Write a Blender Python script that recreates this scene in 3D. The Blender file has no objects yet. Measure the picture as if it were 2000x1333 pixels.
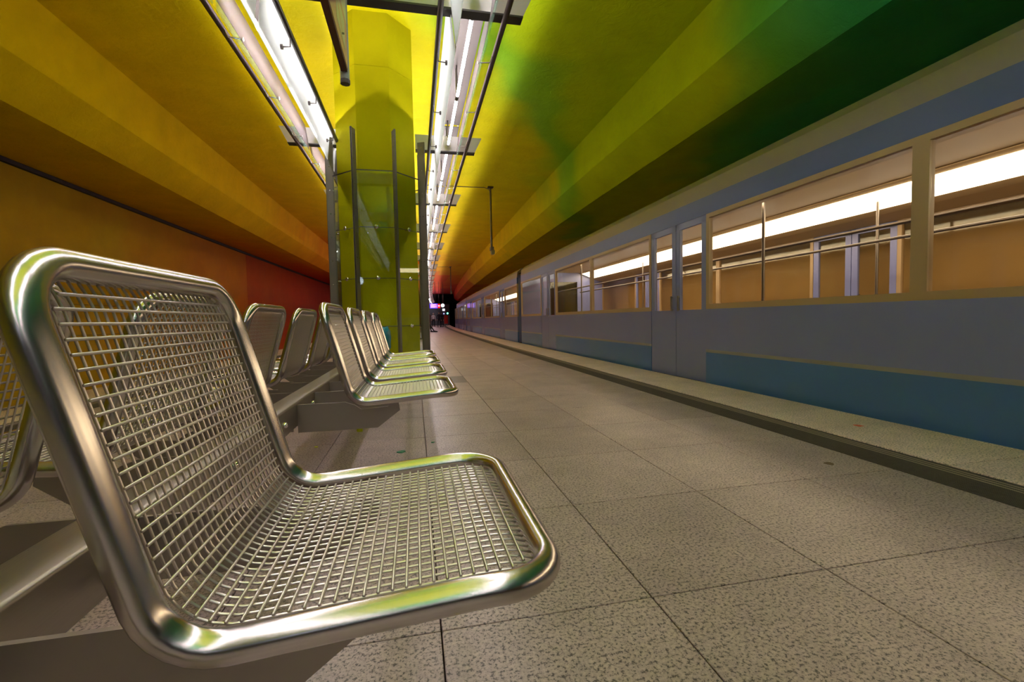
import bpy, math, random
from mathutils import Vector, Matrix, Euler
random.seed(7)
scene = bpy.context.scene
COL = scene.collection
PI = math.pi

# ------------------------------------------------------------------ camera
H = 0.8
yaw, pitch, roll, FPX = 0.209761470, -0.0491252710, -0.0201370252, 883.034
cy, sy, cp, sp = math.cos(yaw), math.sin(yaw), math.cos(pitch), math.sin(pitch)
fw = Vector((sy * cp, cy * cp, sp)); rt = Vector((cy, -sy, 0)); up = rt.cross(fw)
cr, sr = math.cos(roll), math.sin(roll)
rt2 = rt * cr + up * sr; up2 = up * cr - rt * sr
cam_d = bpy.data.cameras.new('camera')
cam_d.sensor_width = 36.0; cam_d.lens = 36.0 * FPX / 2000.0
cam_d.clip_start = 0.02; cam_d.clip_end = 300
cam = bpy.data.objects.new('camera', cam_d)
cam.matrix_world = Matrix(((rt2.x, up2.x, -fw.x, 0), (rt2.y, up2.y, -fw.y, 0), (rt2.z, up2.z, -fw.z, H), (0, 0, 0, 1)))
COL.objects.link(cam); scene.camera = cam

# ------------------------------------------------------------------ world, light levels, exposure
world = bpy.data.worlds.new('world'); scene.world = world; world.use_nodes = True
world.node_tree.nodes['Background'].inputs[0].default_value = (0.5, 0.5, 0.6, 1)
world.node_tree.nodes['Background'].inputs[1].default_value = 0.002
TUBE_POWER = 68.0        # emission strength of the platform fluorescent tubes
UP_POWER = 48.0          # emission strength of the uplight tubes in the troughs above them
TRAIN_POWER = 11.0       # emission strength of the lamps inside the train
scene.view_settings.view_transform = 'Standard'
scene.view_settings.look = 'None'
scene.view_settings.gamma = 1.0
scene.view_settings.use_curve_mapping = False
scene.view_settings.exposure = 0.0

# ------------------------------------------------------------------ materials
def new_mat(name):
    m = bpy.data.materials.new(name); m.use_nodes = True
    nt = m.node_tree; b = nt.nodes['Principled BSDF']
    return m, nt, b
def N(nt, kind, **kw):
    n = nt.nodes.new(kind)
    for k, v in kw.items():
        if k.startswith('i_'):
            key = k[2:]
            key = int(key) if key.isdigit() else key.replace('_', ' ')
            n.inputs[key].default_value = v
        else: setattr(n, k, v)
    return n
def L(nt, a, ai, b, bi): nt.links.new(a.outputs[ai], b.inputs[bi])
def S(c):   # sRGB 0-255 -> linear
    return tuple(((x / 255) / 12.92 if x / 255 <= 0.04045 else ((x / 255 + 0.055) / 1.055) ** 2.4) for x in c) + (1,)
def mat(name, col, rough=0.6, metal=0.0, noise=0.0, nscale=20.0, bump=0.0, bscale=60.0, emit=None, estr=0.0, spec=0.5):
    m, nt, b = new_mat(name)
    c = col if len(col) == 4 else tuple(col) + (1,)
    b.inputs['Base Color'].default_value = c
    b.inputs['Roughness'].default_value = rough; b.inputs['Metallic'].default_value = metal
    b.inputs['Specular IOR Level'].default_value = spec
    if noise or bump:
        tc = N(nt, 'ShaderNodeNewGeometry')
    if noise:
        n = N(nt, 'ShaderNodeTexNoise', i_Scale=nscale, i_Detail=4.0)
        L(nt, tc, 'Position', n, 'Vector')
        mr = N(nt, 'ShaderNodeMapRange', i_3=1 - noise, i_4=1 + noise); L(nt, n, 'Fac', mr, 0)
        mx = N(nt, 'ShaderNodeVectorMath', operation='MULTIPLY'); mx.inputs[0].default_value = c[:3]
        L(nt, mr, 0, mx, 1); L(nt, mx, 0, b, 'Base Color')
    if bump:
        n2 = N(nt, 'ShaderNodeTexNoise', i_Scale=bscale, i_Detail=3.0); L(nt, tc, 'Position', n2, 'Vector')
        bp = N(nt, 'ShaderNodeBump', i_Strength=bump, i_Distance=0.01); L(nt, n2, 'Fac', bp, 'Height'); L(nt, bp, 0, b, 'Normal')
    if emit:
        b.inputs['Emission Color'].default_value = tuple(emit[:3]) + (1,); b.inputs['Emission Strength'].default_value = estr
    return m

def steel(name, col, rough, streak=None, rvar=0.08):
    m, nt, b = new_mat(name)
    b.inputs['Base Color'].default_value = tuple(col) + (1,); b.inputs['Metallic'].default_value = 1.0
    g = N(nt, 'ShaderNodeTexCoord')
    mp = N(nt, 'ShaderNodeMapping'); L(nt, g, 'Object', mp, 0)
    mp.inputs['Scale'].default_value = streak or (1, 1, 1)
    n = N(nt, 'ShaderNodeTexNoise', i_Scale=40.0, i_Detail=5.0); L(nt, mp, 0, n, 'Vector')
    b.inputs['Roughness'].default_value = rough
    if rvar:
        mr = N(nt, 'ShaderNodeMapRange', i_3=rough - rvar, i_4=rough + rvar); L(nt, n, 'Fac', mr, 0); L(nt, mr, 0, b, 'Roughness')
    return m
M = {}
M['tube_steel'] = steel('satin_steel', (0.56, 0.515, 0.49), 0.225, rvar=0.0)
M['wire_steel'] = mat('wire_steel', (0.64, 0.58, 0.55), 0.34, 1.0)
M['beam_steel'] = steel('brushed_steel', (0.36, 0.32, 0.285), 0.42, (8, 0.12, 8), 0.10)
M['plate_steel'] = steel('plate_steel', (0.33, 0.285, 0.25), 0.46)
M['lamp_steel'] = mat('grey_lacquer', (0.12, 0.10, 0.10), 0.38, 0.7)
M['beam_paint'] = mat('crossbeam_paint', (0.68, 0.65, 0.64), 0.5, 0.0)
M['dark_paint'] = mat('dark_paint', (0.035, 0.03, 0.03), 0.5)
M['fin_steel'] = mat('fin_steel', (0.20, 0.175, 0.165), 0.5, 0.5, noise=0.1, nscale=5)
M['bolt'] = steel('bolt_steel', (0.7, 0.68, 0.64), 0.18)
M['tube_glow'] = mat('fluorescent_glow', (1, 1, 1), 0.4, emit=(1.0, 0.91, 0.97), estr=TUBE_POWER)
M['up_glow'] = mat('uplight_glow', (1, 1, 1), 0.4, emit=(0.97, 0.93, 0.97), estr=UP_POWER)
M['tray'] = mat('cable_tray_metal', (0.15, 0.13, 0.115), 0.6, 0.2)


def frosted():
    m, nt, b = new_mat('frosted_glass'); out = nt.nodes['Material Output']
    t = N(nt, 'ShaderNodeBsdfTranslucent'); t.inputs[0].default_value = (0.93, 0.97, 0.94, 1)
    d = N(nt, 'ShaderNodeBsdfTransparent'); d.inputs[0].default_value = (0.9, 0.96, 0.93, 1)
    gl = N(nt, 'ShaderNodeBsdfGlossy'); gl.inputs['Roughness'].default_value = 0.15
    m1 = N(nt, 'ShaderNodeMixShader', i_0=0.15); L(nt, t, 0, m1, 1); L(nt, d, 0, m1, 2)
    m2 = N(nt, 'ShaderNodeMixShader', i_0=0.06); L(nt, m1, 0, m2, 1); L(nt, gl, 0, m2, 2)
    L(nt, m2, 0, out, 0); return m
M['frosted'] = frosted()
def coated():
    m, nt, b = new_mat('coated_glass'); out = nt.nodes['Material Output']
    t = N(nt, 'ShaderNodeBsdfTranslucent'); t.inputs[0].default_value = (0.55, 0.50, 0.50, 1)
    df = N(nt, 'ShaderNodeBsdfDiffuse'); df.inputs[0].default_value = (0.42, 0.37, 0.375, 1)
    tr = N(nt, 'ShaderNodeBsdfTransparent'); tr.inputs[0].default_value = (0.8, 0.75, 0.75, 1)
    m1 = N(nt, 'ShaderNodeMixShader', i_0=0.45); L(nt, t, 0, m1, 1); L(nt, df, 0, m1, 2)
    m2 = N(nt, 'ShaderNodeMixShader', i_0=0.60); L(nt, m1, 0, m2, 1); L(nt, tr, 0, m2, 2)
    L(nt, m2, 0, out, 0); return m
M['outer_panel'] = coated()
def clear_glass(name, tint, base=0.035, rough=0.02, graze=0.4):
    m, nt, b = new_mat(name); out = nt.nodes['Material Output']
    tr = N(nt, 'ShaderNodeBsdfTransparent'); tr.inputs[0].default_value = tuple(tint) + (1,)
    gl = N(nt, 'ShaderNodeBsdfGlossy'); gl.inputs['Roughness'].default_value = rough; gl.inputs[0].default_value = (0.95, 1, 0.97, 1)
    lw = N(nt, 'ShaderNodeLayerWeight', i_Blend=0.5)
    pw = N(nt, 'ShaderNodeMath', operation='POWER', i_1=4.0); L(nt, lw, 'Facing', pw, 0)
    mr = N(nt, 'ShaderNodeMapRange', i_3=base, i_4=graze); L(nt, pw, 0, mr, 0)
    mx = N(nt, 'ShaderNodeMixShader'); L(nt, mr, 0, mx, 0); L(nt, tr, 0, mx, 1); L(nt, gl, 0, mx, 2)
    L(nt, mx, 0, out, 0); return m
M['glass'] = clear_glass('clear_glass', (0.92, 0.95, 0.92), graze=0.3)
def plain_pane():
    m, nt, b = new_mat('outer_glass'); out = nt.nodes['Material Output']
    tr = N(nt, 'ShaderNodeBsdfTransparent'); tr.inputs[0].default_value = (0.90, 0.97, 0.93, 1)
    df = N(nt, 'ShaderNodeBsdfDiffuse'); df.inputs[0].default_value = (0.35, 0.5, 0.43, 1)
    mx = N(nt, 'ShaderNodeMixShader', i_0=0.12); L(nt, tr, 0, mx, 1); L(nt, df, 0, mx, 2); L(nt, mx, 0, out, 0); return m
M['glass_edge'] = plain_pane()
M['train_glass'] = clear_glass('train_glass', (0.92, 0.88, 0.80), 0.02, 0.05)

def mural(name, stops, tx, dark=1.0, rough=0.65, warp=2.6, cells=True, bump=0.5, offset=0.0):
    """painted mural: colour runs along the station in soft clouds (t = y - tx*x)"""
    m, nt, b = new_mat(name)
    g = N(nt, 'ShaderNodeNewGeometry'); sx = N(nt, 'ShaderNodeSeparateXYZ'); L(nt, g, 'Position', sx, 0)
    ml = N(nt, 'ShaderNodeMath', operation='MULTIPLY', i_1=-tx); L(nt, sx, 'X', ml, 0)
    ad = N(nt, 'ShaderNodeMath', operation='ADD'); L(nt, sx, 'Y', ad, 0); L(nt, ml, 0, ad, 1)
    n = N(nt, 'ShaderNodeTexNoise', i_Scale=0.42, i_Detail=2.0, i_Roughness=0.45); L(nt, g, 'Position', n, 'Vector')
    nm = N(nt, 'ShaderNodeMapRange', i_1=0.25, i_2=0.75, i_3=-warp, i_4=warp, clamp=False); L(nt, n, 'Fac', nm, 0)
    a2 = N(nt, 'ShaderNodeMath', operation='ADD'); L(nt, ad, 0, a2, 0); L(nt, nm, 0, a2, 1)
    last = a2
    if cells:
        dv = N(nt, 'ShaderNodeVectorMath', operation='MULTIPLY'); dv.inputs[1].default_value = (0.9, 0.28, 1.6); L(nt, g, 'Position', dv, 0)
        fl = N(nt, 'ShaderNodeVectorMath', operation='FLOOR'); L(nt, dv, 0, fl, 0)
        wn = N(nt, 'ShaderNodeTexWhiteNoise'); L(nt, fl, 0, wn, 'Vector')
        wm = N(nt, 'ShaderNodeMapRange', i_3=-4.5, i_4=4.5); L(nt, wn, 'Value', wm, 0)
        gate = N(nt, 'ShaderNodeMapRange', i_1=16.0, i_2=34.0, i_3=0.0, i_4=1.0); L(nt, sx, 'Y', gate, 0)
        wmul = N(nt, 'ShaderNodeMath', operation='MULTIPLY'); L(nt, wm, 0, wmul, 0); L(nt, gate, 0, wmul, 1)
        a3 = N(nt, 'ShaderNodeMath', operation='ADD'); L(nt, a2, 0, a3, 0); L(nt, wmul, 0, a3, 1); last = a3
    lo, hi = stops[0][0], stops[-1][0]
    mr = N(nt, 'ShaderNodeMapRange', i_1=lo - offset, i_2=hi - offset); L(nt, last, 0, mr, 0)
    cr_ = N(nt, 'ShaderNodeValToRGB'); L(nt, mr, 0, cr_, 0)
    els = cr_.color_ramp.elements
    while len(els) < len(stops): els.new(0.5)
    for e, (p, c) in zip(els, stops):
        e.position = (p - lo) / (hi - lo); e.color = tuple(c) + (1,)
    n3 = N(nt, 'ShaderNodeTexNoise', i_Scale=1.6, i_Detail=6.0, i_Roughness=0.6); L(nt, g, 'Position', n3, 'Vector')
    m3 = N(nt, 'ShaderNodeMapRange', i_3=0.80 * dark, i_4=1.20 * dark); L(nt, n3, 'Fac', m3, 0)
    vm = N(nt, 'ShaderNodeVectorMath', operation='MULTIPLY'); L(nt, cr_, 0, vm, 0); L(nt, m3, 0, vm, 1)
    L(nt, vm, 0, b, 'Base Color'); b.inputs['Roughness'].default_value = rough
    b.inputs['Specular IOR Level'].default_value = 0.08
    nb = N(nt, 'ShaderNodeTexNoise', i_Scale=7.0, i_Detail=6.0, i_Roughness=0.62, i_Distortion=0.8); L(nt, g, 'Position', nb, 'Vector')
    bp = N(nt, 'ShaderNodeBump', i_Strength=bump, i_Distance=0.035); L(nt, nb, 'Fac', bp, 'Height'); L(nt, bp, 0, b, 'Normal')
    return m
CEIL_STOPS = [(-12, (0.02, 0.34, 0.17)), (-6.0, (0.05, 0.42, 0.12)), (-3.8, (0.14, 0.46, 0.04)), (-2.0, (0.50, 0.62, 0.004)), (2.4, (0.42, 0.56, 0.003)),
              (3.5, (0.24, 0.48, 0.012)), (4.4, (0.26, 0.52, 0.02)), (5.2, (0.48, 0.56, 0.008)), (6.2, (0.62, 0.57, 0.002)), (9, (0.64, 0.56, 0.002)), (15, (0.84, 0.62, 0.002)), (26, (0.74, 0.46, 0.01)), (34, (0.66, 0.25, 0.01)),
              (42, (0.68, 0.12, 0.015)), (52, (0.62, 0.05, 0.02)), (66, (0.35, 0.02, 0.03))]
M['ceiling'] = mural('ceiling_mural', CEIL_STOPS, 2.0, warp=1.5)
WALL_STOPS = [(3, (0.46, 0.36, 0.014)), (11, (0.50, 0.33, 0.02)), (16, (0.52, 0.24, 0.02)), (22, (0.52, 0.16, 0.02)), (30, (0.5, 0.05, 0.02))]
M['wall'] = mural('wall_mural', WALL_STOPS, 0.0, warp=3.0, cells=False, bump=0.12, rough=0.45)
M['wall_red'] = mural('wall_mural_red', [(21, (0.42, 0.085, 0.018)), (30, (0.44, 0.05, 0.015)), (60, (0.38, 0.02, 0.02))], 0.0, warp=4.0, cells=False, bump=0.12, rough=0.45)
M['wall_brown'] = mat('tunnel_side_wall', S((185, 160, 115)), 0.8, noise=0.2, nscale=1.5)
COLUMN_STOPS = [(0, (0.44, 0.40, 0.002)), (14, (0.44, 0.40, 0.002)), (24, (0.60, 0.25, 0.01)), (36, (0.62, 0.10, 0.01)), (50, (0.60, 0.04, 0.03)), (70, (0.4, 0.02, 0.02))]
def column_mat():
    m = mural('column_mural', COLUMN_STOPS, 0.0, warp=0.6, cells=False, bump=0.25)
    return m
M['column'] = column_mat()

def granite(name, base, jointed=False):
    m, nt, b = new_mat(name)
    g = N(nt, 'ShaderNodeNewGeometry')
    v = N(nt, 'ShaderNodeTexNoise', i_Scale=105.0, i_Detail=4.0, i_Roughness=0.75); L(nt, g, 'Position', v, 'Vector')
    r1 = N(nt, 'ShaderNodeValToRGB'); L(nt, v, 'Fac', r1, 0)
    e = r1.color_ramp.elements
    e[0].position = 0.415; e[0].color = (base[0] * 0.16, base[1] * 0.16, base[2] * 0.18, 1)
    e[1].position = 0.55; e[1].color = (base[0] * 1.06, base[1] * 1.06, base[2] * 1.02, 1)
    k = e.new(0.465); k.color = (base[0] * 0.9, base[1] * 0.9, base[2] * 0.9, 1)
    k2 = e.new(0.70); k2.color = (base[0] * 1.35, base[1] * 1.33, base[2] * 1.28, 1)
    n2 = N(nt, 'ShaderNodeTexNoise', i_Scale=2.2, i_Detail=9.0, i_Roughness=0.78); L(nt, g, 'Position', n2, 'Vector')
    mr = N(nt, 'ShaderNodeMapRange', i_1=0.3, i_2=0.7, i_3=0.72, i_4=1.16); L(nt, n2, 'Fac', mr, 0)
    oi = N(nt, 'ShaderNodeObjectInfo')
    mo = N(nt, 'ShaderNodeMapRange', i_3=0.90, i_4=1.10); L(nt, oi, 'Random', mo, 0)
    mm = N(nt, 'ShaderNodeMath', operation='MULTIPLY'); L(nt, mr, 0, mm, 0); L(nt, mo, 0, mm, 1)
    vm = N(nt, 'ShaderNodeVectorMath', operation='MULTIPLY'); L(nt, r1, 0, vm, 0); L(nt, mm, 0, vm, 1)
    last = vm
    if jointed:
        sx = N(nt, 'ShaderNodeSeparateXYZ'); L(nt, g, 'Position', sx, 0)
        def line(out, off, per):
            a = N(nt, 'ShaderNodeMath', operation='SUBTRACT', i_1=off); L(nt, sx, out, a, 0)
            p = N(nt, 'ShaderNodeMath', operation='PINGPONG', i_1=per / 2); L(nt, a, 0, p, 0)
            c = N(nt, 'ShaderNodeMath', operation='LESS_THAN', i_1=0.004); L(nt, p, 0, c, 0); return c
        l1 = line('X', 0.042, 0.594); l2 = line('Y', 1.144, 0.6595)
        mxm = N(nt, 'ShaderNodeMath', operation='MAXIMUM'); L(nt, l1, 0, mxm, 0); L(nt, l2, 0, mxm, 1)
        mx = N(nt, 'ShaderNodeMix', data_type='RGBA'); L(nt, mxm, 0, mx, 0); L(nt, vm, 0, mx, 6); mx.inputs[7].default_value = (0.05, 0.035, 0.02, 1)
        L(nt, mx, 2, b, 'Base Color')
    else: L(nt, vm, 0, b, 'Base Color')
    n3 = N(nt, 'ShaderNodeTexNoise', i_Scale=3.0, i_Detail=6.0); L(nt, g, 'Position', n3, 'Vector')
    rr = N(nt, 'ShaderNodeMapRange', i_3=0.30, i_4=0.50); L(nt, n3, 'Fac', rr, 0); L(nt, rr, 0, b, 'Roughness')
    return m
M['granite'] = granite('granite_tile', (0.385, 0.295, 0.29))
M['granite_far'] = granite('granite_floor', (0.385, 0.295, 0.29), True)
M['granite_edge'] = granite('granite_edge', (0.80, 0.61, 0.58))
M['granite_dark'] = mat('dark_granite', (0.085, 0.075, 0.07), 0.4, noise=0.3, nscale=80)
M['joint'] = mat('joint_mortar', (0.10, 0.065, 0.045), 0.9)
M['strip'] = mat('dark_ribbed_stone', (0.075, 0.058, 0.052), 0.6, noise=0.3, nscale=30)
M['strip_light'] = mat('tan_rib', (0.34, 0.27, 0.21), 0.6)
M['ballast'] = mat('track_bed', (0.03, 0.027, 0.024), 0.95, noise=0.4, nscale=14, bump=1.0, bscale=20)
M['concrete_dark'] = mat('dark_concrete', (0.012, 0.012, 0.016), 0.9, noise=0.3, nscale=3)
M['black'] = mat('tunnel_black', (0.003, 0.003, 0.003), 0.95)
M['rail'] = mat('rail_steel', (0.25, 0.22, 0.2), 0.35, 1.0)
# train
M['t_blue'] = mat('train_teal_blue', (0.075, 0.18, 0.46), 0.28, noise=0.04, nscale=2)
M['t_slate'] = mat('train_slate', (0.22, 0.25, 0.52), 0.26, noise=0.04, nscale=2)
M['t_line'] = mat('train_line_grey', S((150, 148, 152)), 0.35)
M['t_navy'] = mat('train_roof_blue', (0.032, 0.075, 0.24), 0.3)
M['t_roof'] = mat('train_roof_grey', (0.24, 0.20, 0.27), 0.45)
M['t_beige'] = mat('train_window_frame', S((176, 150, 115)), 0.4)
M['t_int'] = mat('train_interior_beige', S((186, 160, 120)), 0.6)
M['t_wood'] = mat('train_interior_wood', S((170, 128, 78)), 0.5, noise=0.12, nscale=6)
M['t_floor'] = mat('train_floor', S((90, 74, 60)), 0.5)
M['t_seat'] = mat('train_seat', S((70, 84, 120)), 0.7)
M['t_glow'] = mat('train_lamp_glow', (1, 1, 1), 0.5, emit=(1.0, 0.86, 0.66), estr=TRAIN_POWER)
M['rubber'] = mat('black_rubber', (0.015, 0.015, 0.015), 0.7)
# small things
M['sign_red'] = mat('sign_terracotta', S((205, 138, 122)), 0.3)
M['sign_edge'] = mat('sign_dark_edge', S((84, 36, 22)), 0.4)
M['sign_white'] = mat('sign_cream', S((214, 204, 176)), 0.35)
M['sign_black'] = mat('sign_black', S((60, 55, 45)), 0.5)
M['sign_orange'] = mat('sign_orange', S((225, 140, 30)), 0.5)
M['post_grey'] = mat('post_grey', (0.42, 0.42, 0.43), 0.35, 0.5)
M['bin'] = mat('bin_grey', (0.30, 0.28, 0.26), 0.45, 0.6)
M['bag'] = mat('teal_bag', S((22, 112, 128)), 0.35, noise=0.25, nscale=12)
M['lime_bit'] = mat('lime_litter', S((190, 200, 20)), 0.5)
M['green_bit'] = mat('green_litter', S((20, 110, 80)), 0.5)
M['orange_dot'] = mat('orange_sticker', S((228, 84, 40)), 0.5)
M['brown_dot'] = mat('brown_smear', S((105, 84, 60)), 0.7)
M['e_violet'] = mat('screen_violet', (0.1, 0, 0.3), 0.4, emit=(0.42, 0.16, 1.0), estr=1.6)
M['e_pink'] = mat('screen_pink', (0.5, 0.3, 0.6), 0.4, emit=(0.9, 0.55, 1.0), estr=1.6)
M['e_blue'] = mat('screen_blue', (0, 0, 0.3), 0.4, emit=(0.05, 0.04, 0.9), estr=1.6)
M['e_red'] = mat('sign_red_glow', (0.5, 0, 0), 0.4, emit=(0.85, 0.03, 0.03), estr=1.2)
M['e_white'] = mat('sign_white_glow', (1, 1, 1), 0.4, emit=(0.85, 0.92, 1.0), estr=1.6)
M['e_green'] = mat('signal_green', (0, 1, 0.5), 0.4, emit=(0.05, 1.0, 0.55), estr=25.0)
M['e_soft'] = mat('lamp_soft_blue', (0.4, 0.4, 1), 0.4, emit=(0.5, 0.5, 1.0), estr=1.5)
M['skin'] = mat('skin', (0.45, 0.26, 0.18), 0.6)
M['hair'] = mat('dark_hair', (0.02, 0.013, 0.01), 0.6)
M['cloth_dark'] = mat('dark_cloth', (0.012, 0.013, 0.017), 0.9)
M['cloth_pink'] = mat('pink_cloth', S((235, 50, 90)), 0.8)
M['cloth_white'] = mat('white_cloth', S((215, 205, 205)), 0.8)
M['cloth_brown'] = mat('brown_cloth', S((95, 60, 45)), 0.9)
M['red_paint'] = mat('red_cabinet_paint', S((190, 50, 35)), 0.5)
M['clock_face'] = mat('clock_face', (0.9, 0.9, 1.0), 0.4, emit=(0.72, 0.80, 1.0), estr=9.0)

# ------------------------------------------------------------------ mesh helpers
class MB:
    def __init__(s): s.v = []; s.f = []
    def quad(s, pts):
        o = len(s.v); s.v += [tuple(p) for p in pts]; s.f.append(tuple(range(o, o + len(pts))))
    def box(s, x0, x1, y0, y1, z0, z1):
        o = len(s.v)
        s.v += [(x, y, z) for x in (x0, x1) for y in (y0, y1) for z in (z0, z1)]
        s.f += [tuple(o + i for i in q) for q in ((0, 1, 3, 2), (4, 6, 7, 5), (0, 4, 5, 1), (2, 3, 7, 6), (0, 2, 6, 4), (1, 5, 7, 3))]
        return s
    def prism(s, poly, axis, a, b):
        """poly: 2-D points; axis 'x','y','z' the extrusion axis"""
        n = len(poly); o = len(s.v)
        def P(p, t):
            return {'x': (t, p[0], p[1]), 'y': (p[0], t, p[1]), 'z': (p[0], p[1], t)}[axis]
        s.v += [P(p, a) for p in poly] + [P(p, b) for p in poly]
        for i in range(n):
            j = (i + 1) % n; s.f.append((o + i, o + j, o + n + j, o + n + i))
        s.f.append(tuple(o + i for i in reversed(range(n)))); s.f.append(tuple(o + n + i for i in range(n)))
        return s
    def tube(s, path, r, n=8, closed=False, caps=True, rz=None):
        pts = [Vector(p) for p in path]; m = len(pts); o = len(s.v)
        if closed: tang = [(pts[(i + 1) % m] - pts[i - 1]).normalized() for i in range(m)]
        else: tang = [(pts[min(i + 1, m - 1)] - pts[max(i - 1, 0)]).normalized() for i in range(m)]
        ref = Vector((0, 0, 1)) if abs(tang[0].z) < 0.9 else Vector((1, 0, 0))
        nrm = (ref - tang[0] * ref.dot(tang[0])).normalized()
        frames = []
        for i in range(m):
            nrm = (nrm - tang[i] * nrm.dot(tang[i])).normalized(); frames.append((nrm.copy(), tang[i].cross(nrm)))
        for i in range(m):
            a, b = frames[i]; ri = r[i] if isinstance(r, (list, tuple)) else r
            for k in range(n):
                t = 2 * PI * k / n; s.v.append(tuple(pts[i] + a * (ri * math.cos(t)) + b * (ri * math.sin(t))))
        for i in range(m if closed else m - 1):
            j = (i + 1) % m
            sh = 0
            if closed and j == 0:   # align the seam
                best = min(range(n), key=lambda q: (Vector(s.v[o + i * n]) - pts[i] - (Vector(s.v[o + q]) - pts[0])).length)
                sh = best
            for k in range(n):
                s.f.append((o + i * n + k, o + i * n + (k + 1) % n, o + j * n + (k + 1 + sh) % n, o + j * n + (k + sh) % n))
        if not closed and caps:
            s.f.append(tuple(o + k for k in reversed(range(n)))); s.f.append(tuple(o + (m - 1) * n + k for k in range(n)))
        return s
    def cyl(s, c, axis, r, h, n=16):
        d = {'x': Vector((1, 0, 0)), 'y': Vector((0, 1, 0)), 'z': Vector((0, 0, 1))}[axis]
        return s.tube([Vector(c), Vector(c) + d * h], r, n)
    def mesh(s, name, m, smooth=False):
        me = bpy.data.meshes.new(name); me.from_pydata(s.v, [], s.f); me.validate(); me.update()
        me.materials.append(m)
        if smooth:
            me.polygons.foreach_set('use_smooth', [True] * len(me.polygons))
        return me
def fix_normals(me):
    import bmesh
    bm = bmesh.new(); bm.from_mesh(me); bmesh.ops.recalc_face_normals(bm, faces=bm.faces); bm.to_mesh(me); bm.free()
def obj(name, mb, m, parent=None, smooth=False, kind=None, label=None, bevel=0.0):
    if isinstance(mb, MB):
        me = mb.mesh(name, m, smooth); fix_normals(me)
        if smooth:
            try: me.set_sharp_from_angle(angle=math.radians(50))
            except Exception: pass
    else: me = mb
    o = bpy.data.objects.new(name, me); COL.objects.link(o)
    if parent: o.parent = parent
    if kind: o['kind'] = kind
    if label: o['label'] = label
    if bevel:
        bv = o.modifiers.new('bevel', 'BEVEL'); bv.width = bevel; bv.segments = 2; bv.limit_method = 'ANGLE'
    return o
def tag(o, label, cat, group=None):
    o['label'] = label; o['category'] = cat
    if group: o['group'] = group
    return o
def thing(name, label, cat, loc=(0, 0, 0), rz=0.0, group=None):
    o = bpy.data.objects.new(name, None); COL.objects.link(o); o.empty_display_size = 0.1
    o.location = loc; o.rotation_euler = (0, 0, rz); return tag(o, label, cat, group)
KIDS = {}
def dup(root, loc, rz=0.0, label=None, group=None, sx=None):
    r = root.copy(); COL.objects.link(r); r.location = loc; r.rotation_euler = (0, 0, rz)
    if label: r['label'] = label
    if group: r['group'] = group
    for ch in root.children:
        c = ch.copy(); COL.objects.link(c); c.parent = r
        for g in ch.children:
            d = g.copy(); COL.objects.link(d); d.parent = c
    return r
def shift(y): return 0.0005 * max(0.0, y - 8.0) ** 2 if y > 8 else 0.0
def heading(y): return -0.001 * max(0.0, y - 8.0)      # z rotation (clockwise to the right)
def bx(x, y): return (x + shift(y), y)
def band(profile, ys, closed=False):
    """profile (x,z) points swept along the curved station axis"""
    mb = MB(); n = len(profile)
    for y in ys:
        for (x, z) in profile: mb.v.append((x + shift(y), y, z))
    for i in range(len(ys) - 1):
        for k in range(n if closed else n - 1):
            j = (k + 1) % n
            mb.f.append((i * n + k, i * n + j, (i + 1) * n + j, (i + 1) * n + k))
    if closed:
        mb.f.append(tuple(range(n))); mb.f.append(tuple((len(ys) - 1) * n + k for k in range(n)))
    return mb
def yrange(a, b, step=2.0):
    n = max(1, int(math.ceil((b - a) / step))); return [a + (b - a) * i / n for i in range(n + 1)]
Y_BACK, Y_END = -26.0, 74.0

# ================================================================== STRUCTURE
# ceiling vault with its folds (open mesh above the station)
CX = -0.365
prof = [(6.9, 3.96), (4.64, 3.83), (4.09, 4.22), (4.01, 5.00), (-4.62, 5.00), (-4.79, 4.22), (-5.27, 3.83), (-7.25, 3.93)]
obj('ceiling', band(prof + [(-7.4, 5.6), (7.05, 5.6)], yrange(Y_BACK, Y_END), True), M['ceiling'], kind='structure')
# left side wall built of big painted panels
wall = obj('wall_left', band([(-7.40, -1.2), (-7.40, 3.95), (-7.30, 3.95), (-7.30, -1.2)], yrange(Y_BACK, Y_END), True), M['dark_paint'], kind='structure')
edges = [-22.0, -7.4, 7.2 - 0.0, 21.9, 36.6, 51.3, 66.0, 73.9]
for a, b_ in zip(edges[:-1], edges[1:]):
    for z0, z1 in ((-1.15, 0.62), (0.632, 1.30), (1.312, 3.83)):
        obj('wall_panel', band([(-7.29, z0), (-7.25, z0), (-7.25, z1), (-7.29, z1)], yrange(a + 0.008, b_ - 0.008), True),
            M['wall_red'] if a > 21 else M['wall'], wall)
obj('wall_right', band([(6.75, -1.2), (6.75, 3.97), (6.9, 3.97), (6.9, -1.2)], yrange(Y_BACK, Y_END), True), M['wall_brown'], kind='structure')
obj('trim_1', band([(-7.25, 3.84), (-7.19, 3.84), (-7.19, 3.92), (-7.25, 3.92)], yrange(Y_BACK, Y_END), True), M['dark_paint'], kind='structure')
# track beds
for nm, x0, x1 in (('track_bed_left', -7.3, -4.16), ('track_bed_right', 3.38, 6.75)):
    tb = obj(nm, band([(x0, -1.3), (x1, -1.3), (x1, -1.12), (x0, -1.12)], yrange(Y_BACK, Y_END), True), M['ballast'], kind='structure')
    cxm = (x0 + x1) / 2
    for s in (-0.7175, 0.7175):
        xx = cxm + s
        obj('rail', band([(xx - .035, -1.12), (xx + .035, -1.12), (xx + .035, -0.97), (xx - .035, -0.97)], yrange(Y_BACK, Y_END), True), M['rail'], tb)
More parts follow.
